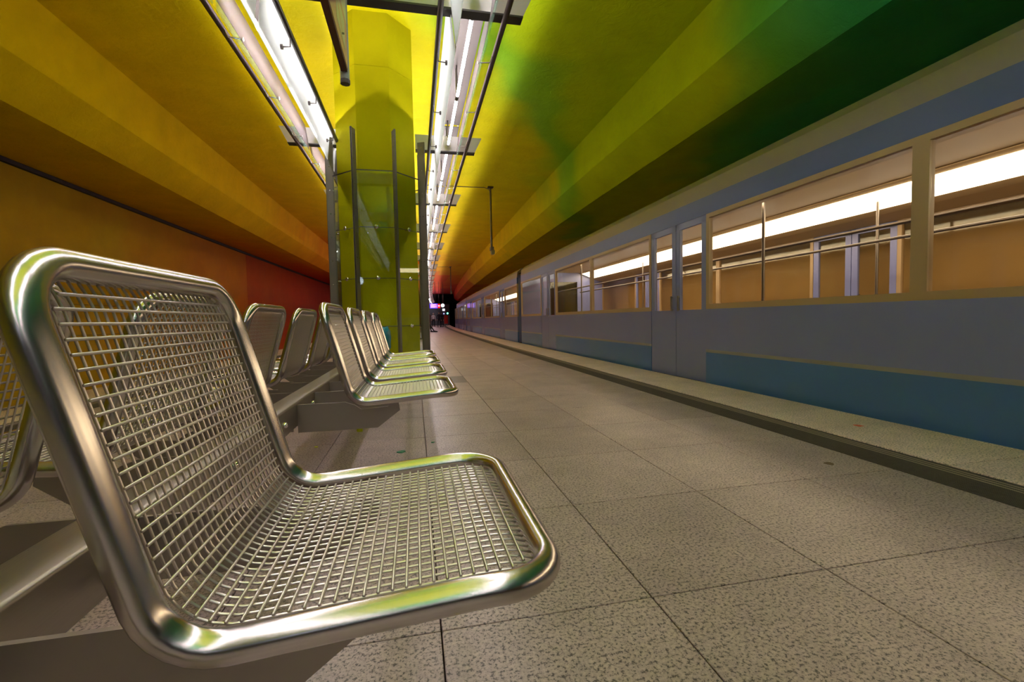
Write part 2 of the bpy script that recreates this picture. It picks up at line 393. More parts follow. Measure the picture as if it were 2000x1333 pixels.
# platform slab and the tiled floor
PX0, PX1 = -4.12, 3.34
T0, T1 = -0.835, 12.354          # the stretch of floor whose tiles are laid one by one
floor = obj('floor', band([(PX0 + .02, -0.035), (PX1 - .02, -0.035), (PX1 - .02, -1.12), (PX0 + .02, -1.12)], yrange(Y_BACK, Y_END - 2), True), M['joint'], kind='structure')
obj('floor_surface', band([(-3.13, -0.034), (2.35, -0.034), (2.35, 0.0), (-3.13, 0.0)], yrange(T1 + 0.002, Y_END - 2.02), True), M['granite_far'], floor)
obj('floor_surface', band([(-3.13, -0.034), (2.35, -0.034), (2.35, 0.0), (-3.13, 0.0)], [Y_BACK, T0 - 0.002], True), M['granite_far'], floor)
xs = [-3.13] + [0.042 + 0.594 * k for k in range(-5, 4)] + [2.35]
def tile_mesh(w, l, m, name, h=0.034):
    g = 0.0019; b = MB(); c = 0.0015
    x0, x1, y0, y1 = g, w - g, g, l - g
    lo = [(x0, y0, -h), (x1, y0, -h), (x1, y1, -h), (x0, y1, -h)]; mid = [(x, y, -c) for x, y, _ in lo]
    tp = [(x0 + c, y0 + c, 0), (x1 - c, y0 + c, 0), (x1 - c, y1 - c, 0), (x0 + c, y1 - c, 0)]
    b.v = lo + mid + tp
    for a in (0, 4):
        for k in range(4): b.f.append((a + k, a + (k + 1) % 4, a + 4 + (k + 1) % 4, a + 4 + k))
    b.f.append((8, 9, 10, 11)); b.f.append((3, 2, 1, 0))
    me = b.mesh(name, m); fix_normals(me); return me
tm = {}
for i in range(len(xs) - 1):
    w = round(xs[i + 1] - xs[i], 4)
    if w not in tm: tm[w] = (tile_mesh(w, 0.6595, M['granite'], 'floor_tile'), tile_mesh(w, 0.6595, M['granite_dark'], 'floor_tile_dark'))
    for j in range(20):
        y = T0 + 0.6595 * j
        dark = (abs(xs[i] - 0.042) < 0.01 and j == 10)
        t = obj('floor_tile', tm[w][1 if dark else 0], None, floor); t.location = (xs[i] + shift(y), y, -0.0002 * random.random())
        if dark: t['label'] = 'dark grey tile'
# edge stones on both platform edges, laid one by one near by
def edge_stones(x0, x1, joint0, nm):
    me = tile_mesh(x1 - x0, 1.32, M['granite_edge'], nm)
    y = joint0 - 1.32 * 4
    n = 16
    for k in range(n):
        t = obj('edge_stone', me, None, floor); t.location = (x0 + shift(y + k * 1.32), y + k * 1.32, 0.0)
        t.rotation_euler = (0, 0, heading(y + k * 1.32 + .66))
    yy = y + n * 1.32
    obj('edge_stones', band([(x0, -0.034), (x1, -0.034), (x1, 0), (x0, 0)], yrange(yy + .003, Y_END - 2.02), True), M['granite_edge'], floor, kind='stuff')
    obj('edge_stones', band([(x0, -0.034), (x1, -0.034), (x1, 0), (x0, 0)], [Y_BACK, y], True), M['granite_edge'], floor, kind='stuff')
edge_stones(2.675, 3.34, 3.10, 'edge_stone'); edge_stones(-4.12, -3.405, 3.10, 'edge_stone')
for sgn, x0, w in ((1, 2.352, 0.32), (-1, -3.402, 0.268)):
    tr = obj('trim_%d' % (2 if sgn > 0 else 3), band([(x0, -0.034), (x0 + w, -0.034), (x0 + w, -0.006), (x0, -0.006)], yrange(Y_BACK, Y_END - 2.02), True), M['strip'], kind='structure')
    mb_d, mb_l = MB(), MB()
    nr = 20
    for k in range(nr):
        xx = x0 + 0.006 + k * (w - 0.012) / nr
        b = band([(xx, -0.006), (xx + 0.008, -0.006), (xx + 0.008, 0.0), (xx, 0.0)], yrange(Y_BACK, Y_END - 2.02), True)
        tgt = mb_l if (k if sgn > 0 else nr - 1 - k) in (13, 15, 17) else mb_d
        o_ = len(tgt.v); tgt.v += b.v; tgt.f += [tuple(o_ + q for q in f) for f in b.f]
    obj('tactile_ribs', mb_d, M['strip'], tr, kind='stuff'); obj('tactile_ribs', mb_l, M['strip_light'], tr, kind='stuff', label='pale tan ribs')
# end of the platform: portal wall, tunnels
obj('wall_back', MB().box(-12, 12, Y_BACK - 0.3, Y_BACK, -1.3, 5.6), M['concrete_dark'], kind='structure')
ex = shift(Y_END)
obj('wall_front', MB().box(-2.0 + ex, 3.15 + ex, Y_END - 2.0, Y_END, -1.3, 3.3), mat('end_wall_paint', (0.10, 0.12, 0.14), 0.8), kind='structure')
obj('wall_far', MB().box(-7.5 + ex, 7 + ex, Y_END, Y_END + 0.3, 3.3, 5.6).box(-7.5 + ex, 7 + ex, Y_END + 14, Y_END + 14.3, -1.3, 5.6), M['black'], kind='structure')
obj('wall_tunnel', MB().box(6.9 + ex, 7.1 + ex, Y_END, Y_END + 14, -1.3, 3.3).box(-7.7 + ex, -7.5 + ex, Y_END, Y_END + 14, -1.3, 3.3)
    .box(-7.7 + ex, 7.1 + ex, Y_END, Y_END + 14, 3.3, 3.5).box(-7.7 + ex, 7.1 + ex, Y_END, Y_END + 14, -1.5, -1.3), M['black'], kind='structure')

# ================================================================== TRAIN
def train_car(y0, length, label):
    xa, xb = 3.42 + shift(y0), 3.42 + shift(y0 + length)
    car = thing('train_car', label, 'train', (xa, y0, 0.0), math.atan2(-(xb - xa), length), 'cars of the blue underground train')
    W = 2.9; Ln = length
    doors = [3.1, 9.1, 15.1]; dw = 1.30
    segs = []; prev = 0.0
    for d in doors: segs.append((prev, d - dw / 2)); prev = d + dw / 2
    segs.append((prev, Ln))
    def wall_profile(mb, x0, x1, y0_, y1_, z0, z1): mb.box(x0, x1, y0_, y1_, z0, z1)
    for side in (0, 1):
        xo, xi = (0.0, 0.05) if side == 0 else (W, W - 0.05)
        X0, X1 = min(xo, xi), max(xo, xi)
        lower, slate, line, navy, frame = MB(), MB(), MB(), MB(), MB()
        for a, b_ in segs:
            lower.box(X0, X1, a, b_, -0.28, 0.35); line.box(X0, X1, a, b_, 0.35, 0.385); slate.box(X0, X1, a, b_, 0.385, 0.87)
        if True:
            navy.box(X0, X1, 0, Ln, 2.0, 2.21)
            eps = -0.012 if side == 0 else 0.012
            for a, b_ in segs:
                frame.box(X0, X1, a, b_, 0.87, 0.93); frame.box(X0, X1, a, b_, 1.95, 2.0)
                nwin = 2 if b_ - a > 3 else 1
                for k in range(nwin + 1):
                    c = a + (b_ - a) * k / nwin
                    c0, c1 = max(a, c - 0.055), min(b_, c + 0.055)
                    frame.box(X0, X1, c0, c1, 0.93, 1.95)
        s = 'near' if side == 0 else 'far'
        obj('lower_panel', lower, M['t_blue'], car, bevel=0.0); obj('side_panel', slate, M['t_slate'], car)
        obj('stripe', line, M['t_line'], car); obj('upper_panel', navy, M['t_navy'], car); obj('window_frame', frame, M['t_beige'], car)
        xg = 0.02 if side == 0 else W - 0.02
        for a, b_ in segs:
            nwin = 2 if b_ - a > 3 else 1
            for k in range(nwin):
                p0 = a + (b_ - a) * k / nwin + 0.055; p1 = a + (b_ - a) * (k + 1) / nwin - 0.055
                obj('window_pane', MB().box(xg - 0.003, xg + 0.003, p0, p1, 0.93, 1.95), M['train_glass'], car)
        for d in doors:
            for h in (-1, 1):
                c0, c1 = (d - dw / 2 + .006, d - .006) if h < 0 else (d + .006, d + dw / 2 - .006)
                xd0, xd1 = (X0 + 0.006, X1 - 0.006)
                leaf = MB()
                leaf.box(xd0, xd1, c0, c1, -0.02, 0.87).box(xd0, xd1, c0, c0 + .09, .87, 2.0).box(xd0, xd1, c1 - .09, c1, .87, 2.0).box(xd0, xd1, c0, c1, 1.92, 2.0)
                dl = obj('door', leaf, M['t_slate'], car)
                obj('door_pane', MB().box(xg - 0.003, xg + 0.003, c0 + .09, c1 - .09, 0.87, 1.92), M['train_glass'], dl)
                hb = MB(); hx = xo + (-0.018 if side == 0 else 0.018)
                hb.tube([(hx, d + h * 0.08, 0.86), (hx, d + h * 0.08, 1.06)], 0.011, 8)
                hb.box(min(hx, xo), max(hx, xo) + .004, d + h * .08 - .008, d + h * .08 + .008, .87, .885).box(min(hx, xo), max(hx, xo) + .004, d + h * .08 - .008, d + h * .08 + .008, 1.035, 1.05)
                obj('door_handle', hb, M['rail'], dl)
    # roof shell, floor and ends
    rp = [(0.0, 2.21), (0.03, 2.40), (0.16, 2.52), (0.7, 2.62), (1.45, 2.65), (2.2, 2.62), (2.74, 2.52), (2.87, 2.40), (2.9, 2.21), (2.85, 2.21), (2.82, 2.36), (2.2, 2.5), (0.7, 2.5), (0.08, 2.36), (0.05, 2.21)]
    obj('roof', MB().prism(rp, 'y', 0, Ln), M['t_roof'], car)
    obj('car_floor', MB().box(0.05, W - .05, 0, Ln, -0.10, -0.02), M['t_floor'], car)
    obj('underframe', MB().box(0.25, W - .25, 0.3, Ln - .3, -0.60, -0.101), M['rubber'], car)
    for yc in (2.6, Ln - 2.6):
        for sx in (0.55, 2.2):
            for dy in (-1.0, 1.0):
                obj('wheel', MB().cyl((sx, yc + dy, -0.58), 'x', 0.37, 0.13, 24), M['rail'], car)
    for ye in (0.0, Ln - 0.05):
        e = MB().box(0.05, 0.95, ye, ye + .05, -0.02, 2.30).box(1.95, W - .05, ye, ye + .05, -.02, 2.30).box(.95, 1.95, ye, ye + .05, 2.0, 2.30).box(.95, 1.95, ye, ye + .05, -.02, .9)
        obj('end_wall', e, M['t_slate'], car)
        obj('end_pane', MB().box(.95, 1.95, ye + .02, ye + .03, .9, 2.0), M['train_glass'], car)
    # interior: ceiling lining, far coves with the lamp strips, lining below the windows, seats, poles
    obj('ceiling_lining', MB().box(0.08, W - .08, 0.06, Ln - .06, 2.30, 2.34), M['t_int'], car)
    for side in (0, 1):
        f = (lambda x: x) if side == 0 else (lambda x: W - x)
        cove = [(f(0.06), 2.0), (f(0.32), 2.065), (f(0.90), 2.285), (f(0.90), 2.295), (f(0.06), 2.295)] if side else [(0.06, 2.0), (0.50, 2.07), (0.50, 2.295), (0.06, 2.295)]
        obj('cove_lining', MB().prism(cove, 'y', 0.06, Ln - .06), M['t_int'], car)
    for a, b_ in segs:
        for side in (0, 1):
            x0, x1 = (0.052, 0.08) if side == 0 else (W - .08, W - .052)
            obj('wall_lining', MB().box(x0, x1, a + .05, b_ - .05, -0.02, 0.92), M['t_wood'], car)
    # lamp strip on the far cove, facing down and inward
    th = [(W - 0.46, 2.122), (W - 0.82, 2.260), (W - .823, 2.246), (W - 0.463, 2.106)]
    obj('lamp_strip', MB().prism(th, 'y', 0.2, Ln - .2), M['t_glow'], car)
    obj('lamp_strip', MB().box(.502, .515, 0.2, Ln - .2, 2.10, 2.24), M['t_glow'], car)
    # seat pairs
    for a, b_ in segs:
        if b_ - a < 3: continue
        for q in range(2):
            for r in (0, 1):
                yc = a + 0.42 + q * 2.2 + r * 1.3
                for xs_ in (0.12, W - 1.06):
                    sb = MB().box(xs_, xs_ + .94, yc, yc + .44, .36, .44)
                    yb = yc if r == 0 else yc + .40
                    sb.box(xs_, xs_ + .94, yb - .02, yb + .05, .44, .86).box(xs_ + .05, xs_ + .89, yc + .1, yc + .34, -.02, .36)
                    obj('passenger_seat', sb, M['t_seat'], car, bevel=0.015)
    for d in doors:
        for px in (0.62, W - .62):
            obj('grab_pole', MB().tube([(px, d - .85, -0.02), (px, d - .85, 2.3)], 0.017, 10), M['rail'], car, smooth=True)
    for px in (1.02, W - 1.02):
        obj('handrail', MB().tube([(px, .5, 1.62), (px, Ln - .5, 1.62)], 0.017, 8), M['rail'], car, smooth=True)
    gl = MB().box(0.2, W - .2, Ln + .01, Ln + 0.53, -0.1, 2.2)
    obj('gangway_bellows', gl, M['rubber'], car)
    return car
train_car(-3.6, 18.2, 'nearest blue underground train car, lit windows beside the platform')
train_car(15.2, 18.2, 'middle train car, seen beyond the first car along the platform')
train_car(34.0, 12.5, 'farthest train car, small, just before the dark tunnel mouth')

# ================================================================== COLUMNS
def octa(r_in, cx=0, cy_=0):
    R = r_in / math.cos(PI / 8); return [(cx + R * math.cos(PI / 8 + k * PI / 4), cy_ + R * math.sin(PI / 8 + k * PI / 4)) for k in range(8)]
def column(x, y, label, full):
    c = thing('column', label, 'column', (x + shift(y), y, 0), heading(y), 'platform columns')
    obj('shaft', MB().prism(octa(0.54), 'z', 0.0, 4.28), M['column'], c)
    # concrete head, with a cast joint
    obj('head', MB().prism(octa(0.542), 'z', 4.284, 5.0), M['column'], c)
    fin, bolt = MB(), MB()
    R = 0.607 / math.cos(PI / 8)
    finmesh = MB().box(R - 0.022, R + 0.085, -0.006, 0.006, 0.0, 3.40).box(R + .079, R + .085, -0.013, 0.013, 0.0, 3.40)
    me = finmesh.mesh('glass_fin', M['fin_steel']); fix_normals(me)
    bm_ = MB()
    for z in [0.35 + 0.33 * k for k in range(10)]:
        bm_.cyl((R + 0.04, -0.012, z), 'y', 0.007, 0.024, 8).cyl((R - 0.008, -0.012, z), 'y', 0.006, 0.024, 8)
    bme = bm_.mesh('fin_bolts', M['bolt']); fix_normals(bme)
    for k in range(8):
        f = obj('glass_fin', me, None, c); f.rotation_euler = (0, 0, PI / 8 + k * PI / 4)
        if full:
            q = obj('fin_bolts', bme, None, f, kind='stuff')
    hw = 0.607 * math.tan(PI / 8) - 0.012
    pm = MB().box(0.601, 0.609, -hw, hw, 0.06, 2.855).mesh('glass_panel', M['glass']); 
    em = MB().box(0.600, 0.610, -hw, hw, 2.855, 2.867).mesh('panel_edge', M['dark_paint'])
    for k in range(8):
        if not full and k not in (4, 5, 6, 7): continue
        p = obj('glass_panel', pm, None, c); p.rotation_euler = (0, 0, k * PI / 4)
        obj('panel_edge', em, None, p)
        if full and k in (4, 5, 6, 7):
            for z in (0.73, 1.40, 2.10):
                cb = MB().tube([(0.575, -hw, z), (0.575, hw, z)], 0.0045, 6)
                obj('tension_rod', cb, M['lamp_steel'], p)
                st = MB().tube([(0.54, 0, z), (0.63, 0, z)], 0.009, 8).tube([(0.611, 0, z), (0.618, 0, z), (0.626, 0, z), (0.631, 0, z)], [0.027, 0.030, 0.024, 0.008], 20)
                obj('disc_bolt', st, M['bolt'], p, smooth=True)
    obj('base_ring', MB().prism(octa(0.66), 'z', 0.0, 0.055), M['fin_steel'], c)
    return c
column(-0.48, 7.12, 'lime green octagonal column in glass casing behind the metal seats', True)
for y, t in ((20.0, 'second column, orange, half hidden behind the lime green one'), (33.0, 'third column along the platform, orange red, beyond the second'),
             (46.0, 'fourth column along the platform, red, far down the platform'), (59.0, 'farthest red column before the end of the platform')):
    column(-0.48 + 0.06, y, t, False)

# ================================================================== LAMP ROWS
BAY = 3.23; BEAM0 = 7.15
ordw = ['first', 'second', 'third', 'fourth', 'fifth', 'sixth', 'seventh', 'eighth', 'ninth', 'tenth', 'eleventh', 'twelfth', 'thirteenth', 'fourteenth', 'fifteenth', 'sixteenth', 'seventeenth', 'eighteenth', 'nineteenth', 'twentieth', 'twenty-first', 'twenty-second', 'twenty-third']
def luminaire(side):
    """one bay, y from 0 to BAY, at the row axis CX; side +1 right row, -1 left row"""
    s = side
    t = thing('fluorescent_light', 'x', 'light', (0, 0, 0), 0, 'platform light fittings')
    X = lambda d: s * d                       # d: distance from the platform axis
    for k in range(2):
        y0 = 0.14 + k * 1.50
        tb = MB().tube([(X(0.932), y0 + .03, 3.45), (X(0.932), y0 + 1.42, 3.45)], 0.016, 10)
        o = obj('lamp_tube', tb, M['tube_glow'], t, smooth=True)
        for ya, yb in ((y0 - 0.01, y0 - .005), (y0 + 1.42, y0 + 1.425)):
            sk = MB().cyl((X(0.932), ya, 3.45), 'y', 0.021, 0.04, 12).box(X(0.932) - .008, X(0.932) + .008, yb, yb + .03, 3.455, 3.80)
            obj('lamp_socket', sk, M['lamp_steel'], o)
        ub = MB().tube([(X(1.01), y0 + .03, 3.832), (X(1.01), y0 + 1.42, 3.832)], 0.018, 10)
        obj('uplight_tube', ub, M['up_glow'], t, smooth=True)
    # trough with the uplight, over the tube
    pr_ = [(0.895, 3.90), (0.895, 3.80), (1.125, 3.80), (1.125, 3.93), (1.119, 3.93), (1.119, 3.806), (0.901, 3.806), (0.901, 3.90)]
    obj('trough', MB().prism([(X(a), b_) for a, b_ in pr_], 'y', 0.05, BAY - .02), M['tray'], t)
    # inner frosted panel
    def slab(a, b_, th, y0, y1):
        (xa, za), (xb, zb) = a, b_
        d = Vector((xb - xa, zb - za)).normalized(); n = Vector((-d.y, d.x)) * th / 2
        pl = [(xa + n.x, za + n.y), (xb + n.x, zb + n.y), (xb - n.x, zb - n.y), (xa - n.x, za - n.y)]
        return MB().prism(pl, 'y', y0, y1)
    obj('frosted_panel', slab((X(0.720), 3.565), (X(0.768), 3.08), 0.006, 0.05, BAY - 0.03), M['frosted'], t)
    # outer panel
    obj('side_panel', slab((X(1.053), 3.29), (X(1.105), 3.65), 0.005, 0.05, BAY - 0.03), M['outer_panel'], t)
    obj('edge_glass', slab((X(1.048), 3.20), (X(1.053), 3.286), 0.006, 0.05, BAY - 0.03), M['glass_edge'], t)
    # arms holding the panels
    for k in range(3):
        y = 0.54 + k * 1.077
        a = MB().tube([(X(0.645), y, 3.40), (X(0.655), y + .02, 3.27), (X(0.742), y + .05, 3.28)], 0.0065, 8)
        a.tube([(X(0.722), y + .05, 3.28), (X(0.742), y + .05, 3.28)], 0.022, 14)
        obj('arm', a, M['lamp_steel'], t)
        c = MB().tube([(X(1.195), y, 3.40), (X(1.15), y + .01, 3.30), (X(1.058), y + .03, 3.30)], 0.0065, 8)
        c.tube([(X(1.050), y + .03, 3.30), (X(1.036), y + .03, 3.30)], 0.014, 10)
        obj('clamp', c, M['bolt'], t)
    return t
protoR = luminaire(1); protoL = luminaire(-1)
first = {1: True, -1: True}
for k in range(-5, 20):
    y = BEAM0 + BAY * k
    for s in (1, -1):
        if s < 0 and k > 7: continue
        pr = protoR if s > 0 else protoL
        row = 'platform side row beside the train' if s > 0 else 'row above the far track side'
        if k < -2: lab = '%s fluorescent light fitting behind the viewpoint in the %s' % (ordw[-3 - k], row)
        elif k < 0: lab = ('nearest' if k == -1 else 'overhead') + ' fluorescent light fitting in the ' + row
        else: lab = '%s fluorescent light fitting past the green column in the %s' % (ordw[k], row)
        loc = (CX + shift(y), y, 0)
        rz = heading(y + BAY / 2)
        if first[s]: first[s] = False; pr.location = loc; pr.rotation_euler = (0, 0, rz); pr['label'] = lab
        else: dup(pr, loc, rz, lab)
def crossbeam(k):
    y = BEAM0 + BAY * k
    lab = ('crossbeam %s the lamps' % ('behind the viewpoint carrying' if k < -1 else 'nearest overhead at the top edge, carrying')) if k < 0 else \
          ('crossbeam carrying the lamps just behind the green column' if k == 0 else '%s crossbeam under the lamps beyond the green column' % ordw[k - 1])
    if k < -1: lab = '%s crossbeam carrying the lamps behind the viewpoint' % ordw[-2 - k]
    t = thing('crossbeam', lab, 'beam', (CX + shift(y), y, 0), heading(y), 'lamp crossbeams')
    web = [(-1.35, 3.40), (1.35, 3.40), (1.465, 3.63), (-1.465, 3.63)]
    if k % 4 == 0:      # interrupted by the column
        for q in (-1, 1):
            w2 = [(q * .56 - .115, 3.40), (q * 1.35, 3.40), (q * 1.465, 3.63), (q * .56 - .115, 3.63)]
            obj('web', MB().prism(w2, 'y', 0.0, 0.012), M['beam_paint'], t)
            a_, b_ = sorted((q * .56 - .115, q * 1.35)); obj('flange', MB().box(a_, b_, -0.02, 0.085, 3.385, 3.40), M['dark_paint'], t)
    else:
        obj('web', MB().prism(web, 'y', 0.0, 0.012), M['beam_paint'], t)
        obj('flange', MB().box(-1.35, 1.35, -0.02, 0.085, 3.385, 3.40), M['dark_paint'], t)
    hg = MB()
    for x in (-0.932, 0.932): hg.tube([(x, 0.04, 3.40), (x, 0.04, 5.0)], 0.012, 8)
    if k != 0: obj('hanger_rod', hg, M['lamp_steel'], t)
    return t
for k in range(-2, 20): crossbeam(k)
for d, nm in ((-0.645, 'inner pipe of the lamp row above the left benches'), (0.645, 'inner pipe of the lamp row nearer the train'), (-1.195, 'outer pipe of the lamp row over the far side'), (1.195, 'outer pipe of the lamp row closest to the train')):
    path = [(CX + d + shift(y), y, 3.365) for y in yrange(Y_BACK, Y_END - 3, 3.0)]
    tag(obj('light_rail', MB().tube(path, 0.025, 12), M['lamp_steel'], smooth=True), 'long dark ' + nm, 'pipe', 'pipes of the lamp rows')

# ================================================================== METAL SEATS
X_AX = -0.535      # bench axis (centre of the beam)
def fillet(pts, r, n=8):
    a, b_, c = [Vector(p) for p in pts]
    u, v = (a - b_).normalized(), (c - b_).normalized(); ang = u.angle(v)
    d = r / math.tan(ang / 2); p, q = b_ + u * d, b_ + v * d
    cen = b_ + (u + v).normalized() * (r / math.sin(ang / 2))
    out = [a]
    a0 = math.atan2(p.y - cen.y, p.x - cen.x); a1 = math.atan2(q.y - cen.y, q.x - cen.x)
    while a1 - a0 > PI: a1 -= 2 * PI
    while a1 - a0 < -PI: a1 += 2 * PI
    for i in range(n + 1):
        t = a0 + (a1 - a0) * i / n; out.append(Vector((cen.x + r * math.cos(t), cen.y + r * math.sin(t))))
    out.append(c); return out
PROFILE = fillet([(0.160, 0.496), (-0.257, 0.466), (-0.367, 0.867)], 0.075, 12)
SL = [0.0]
for i in range(1, len(PROFILE)): SL.append(SL[-1] + (PROFILE[i] - PROFILE[i - 1]).length)
STOT = SL[-1]
def sheet(s_, w, off=0.0):
    """s_ along the seat from front to top, w across; off = height over the sheet on the sitter's side"""
    s0 = min(max(s_, 0.0), STOT)
    i = 0
    while i < len(SL) - 2 and SL[i + 1] < s0: i += 1
    f = (s0 - SL[i]) / (SL[i + 1] - SL[i]); p = PROFILE[i].lerp(PROFILE[i + 1], f)
    tdir = (PROFILE[i + 1] - PROFILE[i]).normalized(); n = Vector((tdir.y, -tdir.x)) * -1
    # sitter's side normal: up on the seat, forward (+x) on the back
    n = Vector((-tdir.y, tdir.x)); 
    if n.y < 0 and i < 2: n = -n
    if i >= 2:
        n = Vector((tdir.y, -tdir.x))
    n0 = Vector((tdir.y, -tdir.x))
    return Vector((p.x + n0.x * off, w, p.y + n0.y * off))
WID = 0.485; TR = 0.018; CRN = 0.072
def rim_path():
    pts = []
    def arc(cs, cw, a0, a1):
        for i in range(9):
            t = a0 + (a1 - a0) * i / 8; pts.append((cs + CRN * math.cos(t), cw + CRN * math.sin(t)))
    arc(CRN, CRN, PI, 1.5 * PI)                       # front near corner
    for k in range(1, 40): pts.append((CRN + (STOT - 2 * CRN) * k / 40, 0))
    arc(STOT - CRN, CRN, 1.5 * PI, 2 * PI)
    for k in range(1, 8): pts.append((STOT, CRN + (WID - 2 * CRN) * k / 8))
    arc(STOT - CRN, WID - CRN, 0, .5 * PI)
    for k in range(1, 40): pts.append((STOT - CRN - (STOT - 2 * CRN) * k / 40, WID))
    arc(CRN, WID - CRN, .5 * PI, PI)
    for k in range(1, 8): pts.append((0, WID - CRN - (WID - 2 * CRN) * k / 8))
    dip = lambda s_: -0.010 * max(0.0, 1 - s_ / 0.11) ** 2
    return [sheet(s_, w, dip(s_)) for s_, w in pts]
DIP = lambda s_: -0.010 * max(0.0, 1 - s_ / 0.11) ** 2
rim_me = MB().tube(rim_path(), TR, 20, closed=True).mesh('tube_frame', M['tube_steel'], True); fix_normals(rim_me)
EW = 0.036             # edge wires: distance from the rim centre line
n_cross = 47
s_list = [0.034 + (STOT - 0.068) * k / (n_cross - 1) for k in range(n_cross)]
def cross_path(s_):
    # shorten near rounded corners
    e = EW
    for end in (s_, STOT - s_):
        if end < CRN: e = max(e, CRN - math.sqrt(max(0, (CRN - 0.026) ** 2 - (CRN - end) ** 2)) + 0.004)
    return [sheet(s_, e, 0.0025 + DIP(s_)), sheet(s_, WID / 2, 0.0025 + DIP(s_)), sheet(s_, WID - e, 0.0025 + DIP(s_))]
n_long = 27
w_list = [EW + 0.003 + (WID - 2 * EW - 0.006) * k / (n_long - 1) for k in range(n_long)]
def long_path(w):
    e = 0.0
    for end in (w, WID - w):
        if end < CRN: e = max(e, CRN - math.sqrt(max(0, CRN ** 2 - (CRN - end) ** 2)))
    a, b_ = e + 0.010, STOT - e - 0.010
    out = []
    for i in range(41):
        s_ = a + (b_ - a) * i / 40
        lift = -0.0012
        if s_ < a + .03: lift -= 0.007 * (1 - (s_ - a) / .03)
        if s_ > b_ - .03: lift -= 0.007 * (1 - (b_ - s_) / .03)
        out.append(sheet(s_, w, lift + DIP(s_)))
    return out
cross_me = [MB().tube(cross_path(s_), 0.0019, 8) for s_ in s_list]
long_me = [MB().tube(long_path(w), 0.0018, 6) for w in w_list]
def merge(lst):
    m_ = MB()
    for b in lst:
        o_ = len(m_.v); m_.v += b.v; m_.f += [tuple(o_ + q for q in f) for f in b.f]
    return m_
cross_all = merge(cross_me).mesh('cross_wires', M['wire_steel'], True); fix_normals(cross_all)
long_all = merge(long_me).mesh('length_wires', M['wire_steel'], True); fix_normals(long_all)
cross_single = [b.mesh('cross_wire', M['wire_steel'], True) for b in cross_me]
long_single = [b.mesh('length_wire', M['wire_steel'], True) for b in long_me]
PL = [(-0.4885, 0.462), (-0.300, 0.462), (-0.262, 0.448), (-0.236, 0.428), (-0.125, 0.434), (-0.113, 0.456), (-0.082, 0.458), (-0.076, 0.415), (-0.170, 0.345), (-0.4885, 0.345)]
plate_me = MB().prism(PL, 'y', -0.004, 0.004).mesh('seat_bracket', M['plate_steel']); fix_normals(plate_me)
def seat(y, side, label, single=False):
    """origin on the bench axis; side +1 faces the train"""
    t = thing('metal_seat', label, 'seat', (X_AX + (0.0 if side > 0 else 0.07), y + (0.0 if side > 0 else 0.02), 0), 0.0, 'back to back metal mesh seats')
    fl = Matrix.Translation((-X_AX, 0, 0)) if side > 0 else Matrix.Translation((0, WID, 0)) @ Matrix.Rotation(PI, 4, 'Z') @ Matrix.Translation((-X_AX, 0, 0))
    def put(name, me, kind=None):
        o = bpy.data.objects.new(name, me); COL.objects.link(o); o.parent = t; o.matrix_local = fl
        if kind: o['kind'] = kind
        return o
    put('tube_frame', rim_me)
    if single:
        for me in cross_single: put('cross_wire', me)
        for me in long_single: put('length_wire', me)
    else:
        put('cross_wires', cross_all, 'stuff'); put('length_wires', long_all, 'stuff')
    for yy in (0.075, 0.41):
        o = put('seat_bracket', plate_me); o.matrix_local = fl @ Matrix.Translation((0, yy, 0))
    return t
Y0S = [0.50, 1.215, 1.93, 2.645, 3.36, 4.075]
lr = {0: 'large wire mesh metal seat in the foreground, facing the train, nearest of all', 2: 'second metal seat of the train side row, after the gap', 3: 'third metal seat of the train side row',
      4: 'fourth metal seat of the train side row', 5: 'last metal seat of the train side row, nearest the bin'}
ll = ['metal seat back to back with the foreground seat, cut off by the frame edge', 'metal seat facing away, seen through the mesh of the foreground backrest', 'metal seat facing away, its back just past the foreground backrest',
      'metal seat facing away, back to back with the third train side seat', 'metal seat facing away, back to back with the fourth train side seat', 'last metal seat of the row facing away, mostly hidden']
for i, y in enumerate(Y0S):
    if i in lr: seat(y, 1, lr[i], single=(i == 0))
    seat(y, -1, ll[i])
beam = thing('seat_beam', 'square steel beam on posts carrying both rows of metal seats', 'beam', (X_AX, 0, 0))
bw = 0.0455
bprof = []
for (cx_, cz_, a0) in ((bw - .008, .464 - .0, 0), (-bw + .008, .464, PI / 2), (-bw + .008, .378, PI), (bw - .008, .378, 1.5 * PI)):
    for i in range(4): t_ = a0 + i * PI / 6; bprof.append((cx_ + .008 * math.cos(t_), cz_ + .008 * math.sin(t_)))
obj('crossbar', MB().prism(bprof, 'y', -0.25, 4.72), M['beam_steel'], beam, smooth=True)
for y in (-0.1, 3.62):
    obj('leg', MB().box(-0.035, 0.035, y - .035, y + .035, 0.012, 0.370), M['beam_steel'], beam, bevel=0.004)
    obj('foot_plate', MB().box(-0.10, 0.10, y - .10, y + .10, 0.0, 0.012), M['plate_steel'], beam, bevel=0.003)
leg2 = obj('leg', MB().box(0.058, 0.130, 0.70, 0.712, 0.10, 0.345), M['plate_steel'], beam)
bpy.data.objects.remove(leg2)
for y in (1.33, 1.81, 2.28, 2.36, 3.1):
    b = MB().tube([(bw, y, 0.42), (bw + .008, y, 0.42), (bw + .013, y, 0.42)], [0.011, 0.011, 0.006], 10)
    obj('bolt', b, M['bolt'], beam, smooth=True)
obj('end_cap', MB().box(-bw, bw, 4.72, 4.726, .37, .472), M['dark_paint'], beam)

